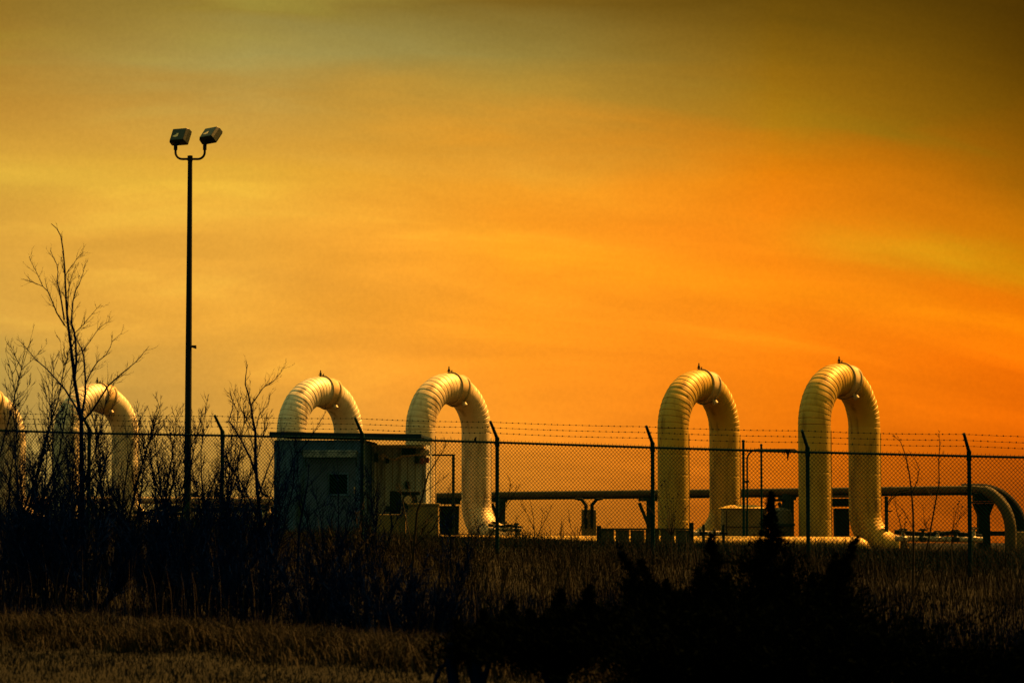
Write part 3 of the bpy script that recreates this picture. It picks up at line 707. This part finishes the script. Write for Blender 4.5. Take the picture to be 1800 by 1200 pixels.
def traced(name, label, cat, Y, trunk, branches, rb, rt, seed, ntw=5, Lt=.32, bark=BARK, rk=.5):
    rnd = random.Random(seed); bx, by = trunk[0]; x = X(bx, Y); z0 = min(G(x, Y), P(bx, by, Y).z) - .05
    o = Vector((x, Y, z0)); t = thing(name, label, cat, o, 0, SHRUBG)
    tp = [P(px, py, Y) - o for px, py in trunk]; tp[0].z = 0
    m = MB(); n = len(tp) - 1; m.tube(tp, [rb + (rt - rb) * (i / n) ** .8 for i in range(n + 1)], 8); m.build('trunk', bark, t)
    mt = MB(); sprout(mt, tp, rnd, ntw * 3, Lt, .0066, 2, .35)
    for br in branches:
        k = rnd.uniform(-1, 1) * .55; n = len(br) - 1
        ln = sum(math.hypot(a[0] - b[0], a[1] - b[1]) for a, b in zip(br, br[1:])) / 5000 * Y
        pts = [P(px, py, Y + k * ln * (i / n)) - o for i, (px, py) in enumerate(br)]
        r0 = max(.006, min(rb * rk, ln * .0125)); m = MB()
        m.tube(pts, [r0 + (.0028 - r0) * i / n for i in range(n + 1)], 5); m.build('branch', bark, t)
        sprout(mt, pts, rnd, max(5, int(ntw * ln * 2.6)), Lt * .95, .0044, 2, .15)
    mt.build('twigs', bark, t)['kind'] = 'stuff'
    return t
traced('bare_tree', 'tallest bare tree, its thin crown spreading above the left pipe arch', 'tree', 46,
  [(148,1060),(146,950),(145,870),(143,790),(143,740),(138,710),(131,668),(126,620),(122,590),(119,565),(117,540),(115,505),(114,475),(111,440),(107,415),(100,402),(90,393)],
  [[(131,665),(134,635),(133,605),(131,585),(125,565),(128,530),(133,510),(139,500),(146,480),(149,465)],
   [(143,735),(150,692),(150,665),(147,625),(143,612),(134,595),(124,570),(118,552)],
   [(150,675),(157,660),(163,648),(172,635),(186,624),(194,610),(197,600),(214,585)],
   [(143,742),(160,725),(190,678),(210,660),(222,650),(240,635),(262,608)],
   [(143,738),(135,718),(115,685),(100,668),(82,648),(63,632),(45,610),(33,598)],
   [(114,572),(100,550),(92,530),(84,512),(75,503),(55,495),(40,490)],
   [(75,503),(65,480),(57,465),(52,455)],
   [(113,562),(108,530),(103,505),(100,493),(102,478),(100,465),(92,448),(88,440)],
   [(119,545),(120,515),(123,495),(128,480),(134,465)],
   [(115,485),(120,475),(130,463),(137,452),(148,442)],
   [(132,585),(145,572),(155,560),(165,548),(178,534)],
   [(145,617),(158,600),(170,582),(180,572),(192,564)],
   [(145,870),(165,835),(185,810),(205,780),(225,765)],
   [(146,900),(120,860),(100,820),(88,770),(80,740)],
   [(145,830),(128,790),(112,765),(104,735)]],
  .046, .005, 11, 6, .34)
traced('bare_tree', 'dark slim bare tree standing at the left edge of the shelter', 'tree', 47,
  [(474,1040),(470,1000),(462,940),(452,860),(449,800),(449,760),(444,735),(441,714),(437,695),(431,675),(432,660),(435,640)],
  [[(441,713),(450,700),(462,682),(468,677),(480,670),(492,657),(500,645)],
   [(449,757),(455,730),(466,717),(471,713),(474,695)],
   [(449,760),(438,745),(427,725),(415,700),(412,690)],
   [(462,870),(440,805),(425,775),(410,750),(402,740),(408,720),(410,707),(405,690)],
   [(455,870),(470,825),(480,800),(492,770),(500,755)],
   [(460,930),(440,880),(425,850),(400,810),(380,770)],
   [(462,940),(485,890),(500,860),(520,800),(545,770),(575,720)],
   [(449,800),(440,770),(432,740),(436,715)]],
  .042, .005, 21, 7, .34)
traced('bare_sapling', 'dark forked sapling in front of the dark shelter wall', 'tree', 46,
  [(520,1040),(523,1000),(526,930),(535,880),(541,850),(543,815)],
  [[(541,855),(550,845),(560,835),(575,815)],[(526,940),(545,905),(560,890),(574,880)],[(530,900),(522,865),(512,835),(515,800)],[(524,960),(500,920),(490,880)]],
  .030, .006, 31, 4, .25)
traced('bare_sapling', 'many branched sapling in front of the tan end of the shelter', 'tree', 45,
  [(724,1040),(725,1000),(728,960),(733,900),(742,875),(747,855),(752,835),(764,815),(780,790),(785,775)],
  [[(732,930),(752,912),(780,890)],[(722,950),(712,905),(706,870),(700,850)],[(745,865),(770,848),(790,830)],[(728,960),(760,930),(785,880),(792,850)],[(747,855),(745,825),(748,800)],[(733,900),(722,870),(716,845)]],
  .028, .004, 41, 5, .22, BARKB)
traced('bare_sapling', 'thin leaning sapling in the dark grass right of the shelter', 'tree', 44,
  [(852,1050),(858,1000),(850,965),(870,925),(890,890),(915,850)],
  [[(856,990),(880,960),(905,920),(912,905)],[(852,970),(840,940),(832,900)],[(870,925),(892,880),(898,850),(893,835)]], .018, .004, 51, 3, .2, BARKB)
traced('bare_sapling', 'thin pale stemmed sapling before the open stretch of fence', 'tree', 44,
  [(930,1050),(935,1000),(940,950),(938,910),(932,880)],
  [[(936,980),(950,930),(955,900)],[(940,950),(958,915),(972,885)],[(940,930),(925,900),(915,885)]], .013, .003, 52, 3, .2, BARKB)
traced('bare_sapling', 'bent twiggy sapling left of the board barrier', 'tree', 43,
  [(985,1060),(1000,1000),(1015,950),(1025,915),(1032,890)],
  [[(990,1030),(1010,985),(1045,945),(1075,915)],[(1000,1000),(985,950),(988,915)],[(1015,950),(1003,925),(1000,900)]], .014, .003, 53, 3, .2, BARKB)
traced('bare_sapling', 'tall arching sapling right of the rightmost arch', 'tree', 44,
  [(1604,1040),(1606,960),(1605,900),(1602,860),(1598,830),(1592,800),(1583,776),(1570,765)],
  [[(1604,865),(1612,845),(1616,825),(1608,805),(1596,790)],[(1606,930),(1590,900),(1576,885)],[(1600,990),(1588,940),(1577,900),(1570,870)],[(1606,960),(1625,930),(1635,905)]], .022, .0035, 61, 3, .2, BARKB)
traced('bare_sapling', 'slender upright sapling between the rightmost arch and the black pedestal', 'tree', 45,
  [(1600,1060),(1622,1000),(1634,940),(1645,880),(1651,850),(1650,810),(1652,780),(1650,762)],
  [[(1634,940),(1625,915),(1622,890)],[(1645,880),(1636,870),(1630,860)],[(1622,1000),(1655,960),(1690,905),(1705,890)]], .020, .0035, 62, 3, .2, BARKB)
traced('bare_sapling', 'short forked sapling before the dim right yard edge', 'tree', 42,
  [(1560,1080),(1575,1020),(1590,970),(1606,930)],
  [[(1570,1040),(1552,1000),(1545,960)],[(1575,1020),(1600,1000),(1635,960),(1660,940)]], .016, .004, 63, 3, .2, BARKB)

def shrub(label, px, Y, h, nst, spread, rb, seed, ntw=26, Lt=.55, name='bare_shrub', bark=BARK):
    rnd = random.Random(seed); x = X(px, Y); o = Vector((x, Y, G(x, Y) - .05)); t = thing(name, label, 'shrub', o, 0, SHRUBG)
    mt = MB()
    nst += 1
    for k in range(nst):
        a = 2 * math.pi * (k + rnd.random()) / nst; tl = R(rnd.uniform(.35, 1) * spread)
        d = Vector((math.cos(a) * math.sin(tl), math.sin(a) * math.sin(tl) * .8, math.cos(tl)))
        l = h * 1.12 * rnd.uniform(.62, 1.08); m = MB(); p = Vector((math.cos(a) * .08, math.sin(a) * .08, 0)); pts = [p.copy()]
        for i in range(7):
            d = (d + Vector((rnd.uniform(-1, 1) * .16, rnd.uniform(-1, 1) * .16, .09))).normalized(); p = p + d * (l / 7); pts.append(p.copy())
        m.tube(pts, [rb * (1 - .85 * i / 7) for i in range(8)], 6, False); m.build('stem', bark, t)
        sprout(mt, pts, rnd, int(ntw * 1.5), Lt, .0088, 3, .1)
    mt.build('twigs', bark, t)['kind'] = 'stuff'
    return t
for args in (
  ('dense bare shrub filling the left edge of the photo, tips above the fence', 6, 45, 3.3, 8, 27, .026, 101, 26, .8),
  ('bare shrub leaning from the left edge towards the tallest tree', 62, 44, 2.7, 7, 30, .024, 102, 26, .7),
  ('broad bare shrub at the foot of the tallest bare tree', 112, 47, 2.4, 7, 34, .022, 103, 24, .65),
  ('bare shrub between the tallest bare tree and the floodlight pole, nearer the tree', 196, 46, 2.35, 7, 30, .024, 104, 26, .65),
  ('bare shrub spreading left of the floodlight pole', 256, 45, 2.0, 7, 34, .022, 105, 24, .62),
  ('upright bare shrub rising right in front of the floodlight pole', 306, 46, 2.75, 6, 22, .024, 106, 24, .62),
  ('bare shrub just right of the floodlight pole below the fence rail', 366, 47, 2.3, 7, 32, .023, 107, 24, .62),
  ('low bare shrub between the floodlight pole and the slim dark tree', 418, 45, 1.9, 7, 36, .022, 108, 22, .58),
  ('thin bare shrub right behind the slim dark tree', 470, 48, 2.0, 5, 26, .018, 119, 20, .55),
  ('twiggy bare shrub rising in front of the dark shelter wall', 580, 46, 1.75, 6, 30, .014, 109, 13, .46),
  ('twiggy bare shrub rising before the shelter corner', 655, 46, 1.7, 5, 28, .013, 110, 13, .44),
  ('low bare shrub between the two saplings right of the shelter', 800, 45, 1.1, 4, 32, .012, 120, 10, .36),
  ('low black shrub crowding the lower left corner of the thicket', 25, 41, 1.6, 8, 44, .02, 111, 26, .5),
  ('low black shrub left of the tallest tree at the mown edge', 95, 40.5, 1.5, 8, 46, .02, 121, 26, .5),
  ('low black shrub right of the tallest tree at the mown edge', 175, 40, 1.5, 8, 46, .02, 112, 26, .5),
  ('low black shrub below the floodlight pole at the mown edge', 290, 39.5, 1.4, 8, 46, .02, 113, 26, .48),
  ('low black shrub between the floodlight pole and slim dark tree at the mown edge', 365, 38.5, 1.35, 8, 46, .02, 122, 26, .48),
  ('low black shrub at the mown edge below the slim dark tree', 450, 37, 1.25, 8, 48, .018, 114, 26, .46),
  ('low black shrub at the mown edge below the shelter', 560, 35, 1.15, 8, 48, .018, 115, 26, .44),
  ('low black shrub at the mown edge below the shelter corner', 655, 33.5, 1.05, 8, 48, .016, 123, 26, .42),
  ('low black shrub near the foreground trunks', 745, 31.5, 1.0, 8, 48, .016, 116, 26, .4),
): shrub(*args)

for args in (
  ('thin brown sapling in the weeds under the shelter door hood', 610, 44, 1.25, 2, 22, .011, 131, 9, .36),
  ('thin brown sapling before the utility cabinet', 690, 43.5, 1.15, 2, 24, .010, 132, 9, .34),
  ('thin brown sapling at the left end of the low pipeline', 822, 43, 1.05, 2, 26, .009, 133, 8, .32),
  ('thin brown sapling before the foot of the arch beside the shelter', 872, 42, 1.0, 2, 26, .009, 134, 8, .32),
  ('thin brown sapling left of the tan block with cable drops', 965, 42.5, .95, 3, 28, .008, 135, 8, .32),
  ('thin brown sapling below the tan block with cable drops', 1040, 41, .95, 2, 26, .008, 136, 8, .3),
  ('thin brown sapling before the board barrier', 1105, 41, 1.0, 2, 22, .008, 137, 8, .3),
  ('thin brown sapling at the right edge of the photo', 1770, 42, 1.0, 3, 28, .008, 138, 8, .32),
): shrub(*args, bark=BARKB, name='bare_sapling')

# seed heads
def seedplant(label, px, Y, heads, base_py, seed):
    rnd = random.Random(seed); x = X(px, Y); o = Vector((x, Y, G(x, Y))); t = thing('seed_head_weed', label, 'weed', o, 0, 'dead weeds with round seed heads')
    ms, mh = MB(), MB(); root = Vector((0, 0, 0)); fork = P(px, base_py, Y) - o
    ms.tube([root, fork], [.009, .006], 5)
    for hx, hy_ in heads:
        p = P(hx, hy_, Y + rnd.uniform(-.25, .25)) - o; mid = fork.lerp(p, .5) + Vector((rnd.uniform(-.03, .03), 0, -.04))
        ms.tube([fork, mid, p], [.0045, .0035, .0025], 4, False)
        r = rnd.uniform(.011, .017); mh.lathe([(.001, -r), (r * .8, -r * .6), (r, 0), (r * .8, r * .6), (.001, r)], 8, Matrix.Translation(p))
    ms.build('stem', BARKB, t); mh.build('seed_heads', DARK, t)
seedplant('dead weed with many black round seed heads in front of the insulated box arch', 1180, 44,
  [(1168,845),(1163,852),(1150,847),(1176,868),(1192,868),(1158,875),(1183,875),(1180,880),(1173,884),(1170,890),(1176,892),(1188,898),(1205,893),(1209,889),(1182,904),(1201,898),(1187,908),(1186,914),(1208,921),(1128,876),(1155,899)], 940, 5)
seedplant('dead weed with a few black seed heads right of the rightmost arch', 1585, 45, [(1591,911),(1593,917),(1590,920),(1582,905)], 960, 6)
seedplant('dead weed with tiny seed heads left of the black pedestal', 1672, 47, [(1684,885),(1691,890),(1677,893),(1680,900),(1686,880)], 960, 7)

# junipers: dark evergreen, built of many small sprays of needles
def juniper(label, px, Y, leaders, rad, seed, dens=1.0, trunks=None, name='juniper', smin=.06):
    rnd = np.random.default_rng(seed); x = X(px, Y); z0 = G(x, Y) - .05; o = Vector((x, Y, z0))
    t = thing(name, label, 'evergreen', o, 0, 'dark evergreens in the foreground')
    V, F3 = [], []; mtr = MB()
    for (tx, ty, dy, k) in leaders:
        top = P(tx, ty, Y + dy) - o; n = 10
        mid = Vector((top.x * .38, top.y * .38, top.z * .46))
        curve = [(Vector((0, 0, 0)) * (1 - s) ** 2 + mid * 2 * s * (1 - s) + top * s * s) for s in np.linspace(0, 1, n + 1)]
        mtr.tube(curve, [.035 * (1 - .9 * i / n) for i in range(n + 1)], 7)
        nb = int(330 * dens * max(.4, top.z / 1.7) * k)
        for b in range(nb):
            s = smin + (1 - smin) * rnd.uniform(0, 1) ** 1.05; i = min(int(s * n), n - 1); p = curve[i].lerp(curve[i + 1], s * n - i)
            a = rnd.uniform(0, 2 * math.pi); up = rnd.uniform(.25, .9)
            d = Vector((math.cos(a), math.sin(a), up)).normalized()
            l = 2.1 * rad * k * (max(0, 1 - s) ** 1.7 + .012) * rnd.uniform(.35, 1.3)
            ns = int(12 + l * 46)
            for q in range(ns):
                f = rnd.uniform(.12, 1) ** .7; c = p + d * (l * f) + Vector((0, 0, -.12 * l * f * f))
                e = (d * .9 + Vector(tuple(rnd.normal(0, .5, 3))) + Vector((0, 0, .35))).normalized()
                sz = rnd.uniform(.03, .09) * min(1, .45 + l * 2); w = e.cross(Vector(tuple(rnd.normal(0, 1, 3)))).normalized() * rnd.uniform(.006, .013)
                c = c + Vector(tuple(rnd.normal(0, .01 + min(.03, l * .1), 3))); bi = len(V)
                V += [c - w, c + w, c + e * sz]; F3.append((bi, bi + 1, bi + 2))
    if trunks:
        for path, r0 in trunks:
            mtr.tube([P(a_, b_, Y) - o for a_, b_ in path], [r0 * (1 - .35 * i / (len(path) - 1)) for i in range(len(path))], 10)
    mtr.build('trunk', BARK, t)
    c = np_mesh('crown', np.array(V), np.zeros((0, 4), int), np.array(F3), NEEDLE); c.parent = t
    return t
juniper('tallest pointed juniper in front of the low pipeline', 1355, 27, [(1354, 868, 0, 1), (1325, 985, .3, .8), (1385, 990, -.3, .8)], .72, 1, 1.25)
juniper('small pointed juniper in front of the bollards', 1250, 26, [(1250, 935, 0, 1), (1225, 1000, .2, .9), (1280, 1010, -.2, .9)], .62, 2)
juniper('juniper with a leader leaning left below the board barrier', 1205, 25.5, [(1084, 958, 0, 1.0), (1125, 985, .3, 1.0), (1170, 1020, -.3, 1.0), (1110, 1050, .2, 1)], .6, 3)
juniper('juniper with a leader leaning right below the end of the low pipeline', 1400, 25.5, [(1505, 946, 0, 1.0), (1470, 975, .3, 1.0), (1430, 1010, -.3, .9), (1480, 1050, .2, 1)], .6, 4)
juniper('broad black juniper bulk left of the leaning leader, above the dark trunks', 980, 24, [(985, 1040, 0, 1), (930, 1075, .3, 1), (1040, 1030, -.2, 1), (900, 1075, .2, .8)], .7, 5, 1.3, smin=.3)
juniper('low black juniper at the bottom right below the tallest juniper', 1480, 23.5, [(1470, 1085, 0, 1), (1540, 1125, .2, 1), (1400, 1065, .2, 1)], .75, 6, 1.2)
juniper('low black juniper at the bottom centre', 1250, 23.5, [(1250, 1060, 0, 1), (1180, 1050, .3, 1), (1130, 1065, .2, 1), (1320, 1060, 0, 1)], .8, 7, 1.3)
juniper('low black juniper in the bottom right corner', 1700, 24, [(1700, 1150, 0, 1), (1620, 1140, .2, 1), (1780, 1155, .2, 1)], .7, 8, 1.1)
juniper('dark evergreen bush carried on two bare trunks at the bottom edge', 840, 25, [(850, 1075, 0, 1), (800, 1090, .3, .8), (900, 1060, -.2, 1)], .55, 9, 1.1,
        [([(800, 1240), (797, 1195), (793, 1165), (790, 1130)], .062), ([(848, 1240), (842, 1195), (836, 1160), (840, 1120)], .055), ([(762, 1230), (765, 1195), (775, 1172), (792, 1160)], .022)], 'evergreen_bush', .42)

# far wood behind the left half of the yard
rs = np.random.default_rng(77); n = 26000
fx = rs.uniform(-70, -27, n); fy = rs.uniform(300, 330, n); top = 5.6 + 1.2 * np.sin(fx * .35) + .8 * np.sin(fx * .9 + 1)
fz = -4.2 + (top + 1.0) * rs.random(n) ** .9
c = np.stack([fx, fy, fz], 1); a = rs.normal(0, .34, (n, 3)); b = rs.normal(0, .34, (n, 3))
V = np.stack([c, c + a, c + b], 1).reshape(-1, 3)
w = np_mesh('far_wood', V, np.zeros((0, 4), int), np.arange(n * 3).reshape(-1, 3), mat('far_leafless_wood', (.020, .028, .024), (.010, .016, .015), scale=.5, bump=0, spec=.05))
tag(w, 'low dark line of distant woods behind the shrubs at the left', 'woods', None, 'stuff')
# ------------------------------------------------------------------ grass and weeds
def bound(px): return np.interp(px, [-400, 0, 400, 800, 1100, 1500, 2300], [36, 33.6, 31.0, 28.6, 27.6, 24, 21])
def blades(name, label, n, seed, sampler, hgt, wid, bend, m_, seedheads=False):
    rs = np.random.default_rng(seed); x, y, hs = sampler(rs, n); n = len(x)
    z = gz(x, y) - .02; h = hgt[0] + (hgt[1] - hgt[0]) * rs.random(n) ** 1.5; h = h * hs
    a = rs.uniform(0, 2 * np.pi, n); fx, fy = np.cos(a), np.sin(a)
    b = rs.uniform(0, np.pi * 2, n); lean = rs.uniform(.1, 1, n) * bend * h
    w = wid * rs.uniform(.6, 1.3, n)
    p0 = np.stack([x, y, z], 1); lx, ly = np.cos(b) * lean, np.sin(b) * lean
    p1 = p0 + np.stack([lx * .35, ly * .35, h * .6], 1); p2 = p0 + np.stack([lx, ly, h * (1 - .25 * lean / np.maximum(h, 1e-3))], 1)
    sw = np.stack([fx * w, fy * w, 0 * w], 1)
    V = np.stack([p0 - sw, p0 + sw, p1 - sw * .7, p1 + sw * .7, p2], 1).reshape(-1, 3)
    k = np.arange(n)[:, None] * 5
    o = np_mesh(name, V, k + np.array([[0, 1, 3, 2]]), k + np.array([[2, 3, 4]]), m_)
    o['kind'] = 'stuff'; o['label'] = label; o['category'] = 'grass'
    return o
def samp_area(rs, n, d0, d1, pmin=-260, pmax=2060):
    y = np.sqrt(rs.uniform(d0 ** 2, d1 ** 2, n)); px = rs.uniform(pmin, pmax, n); return px, (px - 900) / 5000 * y, y
def clump(x, y): return .62 + .38 * np.sin(x * 1.9 + 1.7 * np.sin(y * .9)) * np.sin(y * 1.1 + 1.3 * np.sin(x * 1.3)) + .18 * np.sin(x * 5.3 + y * 3.1)
def s_mown(rs, n):
    px, x, y = samp_area(rs, n, 21, 43); k = y < bound(px) + .6; return x[k], y[k], np.ones(k.sum())
def edge(px): return np.maximum(bound(px) + 1.2, np.interp(px, [-300, 400, 520, 700, 1000, 1300, 1600, 2100], [50, 49, 45, 41, 40, 41, 41, 41]))
def s_weed(rs, n):
    px, x, y = samp_area(rs, n, 30, 67.5); k = (y > edge(px) + rs.normal(0, 1.2, n)) & (y < 67.5 - 1.5 * np.sin(x * .9) - np.interp(px, [500, 800], [0, 3]))
    hs = clump(x, y) * np.interp(y, [34, 46, 52, 57, 68], [.9, 1, .85, .75, .65]) * np.where(y > 54, np.interp(px, [430, 640], [1.35, .8]), 1) * np.where((y > 45) & (px > 900), 1.25, 1)
    return x[k], y[k], hs[k]
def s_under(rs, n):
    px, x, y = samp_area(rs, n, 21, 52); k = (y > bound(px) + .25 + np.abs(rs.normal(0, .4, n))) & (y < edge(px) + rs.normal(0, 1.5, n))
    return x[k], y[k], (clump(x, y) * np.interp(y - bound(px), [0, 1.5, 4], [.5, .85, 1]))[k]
def s_stem(rs, n):
    px, x, y = samp_area(rs, n, 24, 58); k = (y > bound(px) + .8); hs = np.interp(y, [24, 48, 58], [.9, 1, .7]); return x[k], y[k], hs[k]
def s_tuft(rs, n):
    nc = 95; cp = rs.uniform(-250, 1250, nc); cd = bound(cp) + rs.normal(.1, .45, nc); cs = rs.uniform(.45, 1.7, nc)
    i = rs.integers(0, nc, n); y = cd[i] + rs.normal(0, .3, n); x = (cp[i] - 900) / 5000 * cd[i] + rs.normal(0, .26, n); return x, y, cs[i]
blades('mown_grass', 'short dry mown grass in the lower left foreground', 120000, 1, s_mown, (.05, .11), .006, .8, MOWN)
blades('tall_weeds', 'tall dead brown weeds between the mown strip and the fence', 150000, 2, s_weed, (.22, .66), .0045, .85, WEED)
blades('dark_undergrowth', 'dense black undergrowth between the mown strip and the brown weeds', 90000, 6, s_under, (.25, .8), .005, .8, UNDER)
blades('weed_stems', 'thin dead stems standing above the weeds', 2600, 3, s_stem, (.5, 1.0), .0055, .28, BARKB)
blades('grass_tufts', 'arching straw tufts along the edge of the mown strip', 46000, 4, s_tuft, (.13, .30), .0055, 1.2, TUFT)
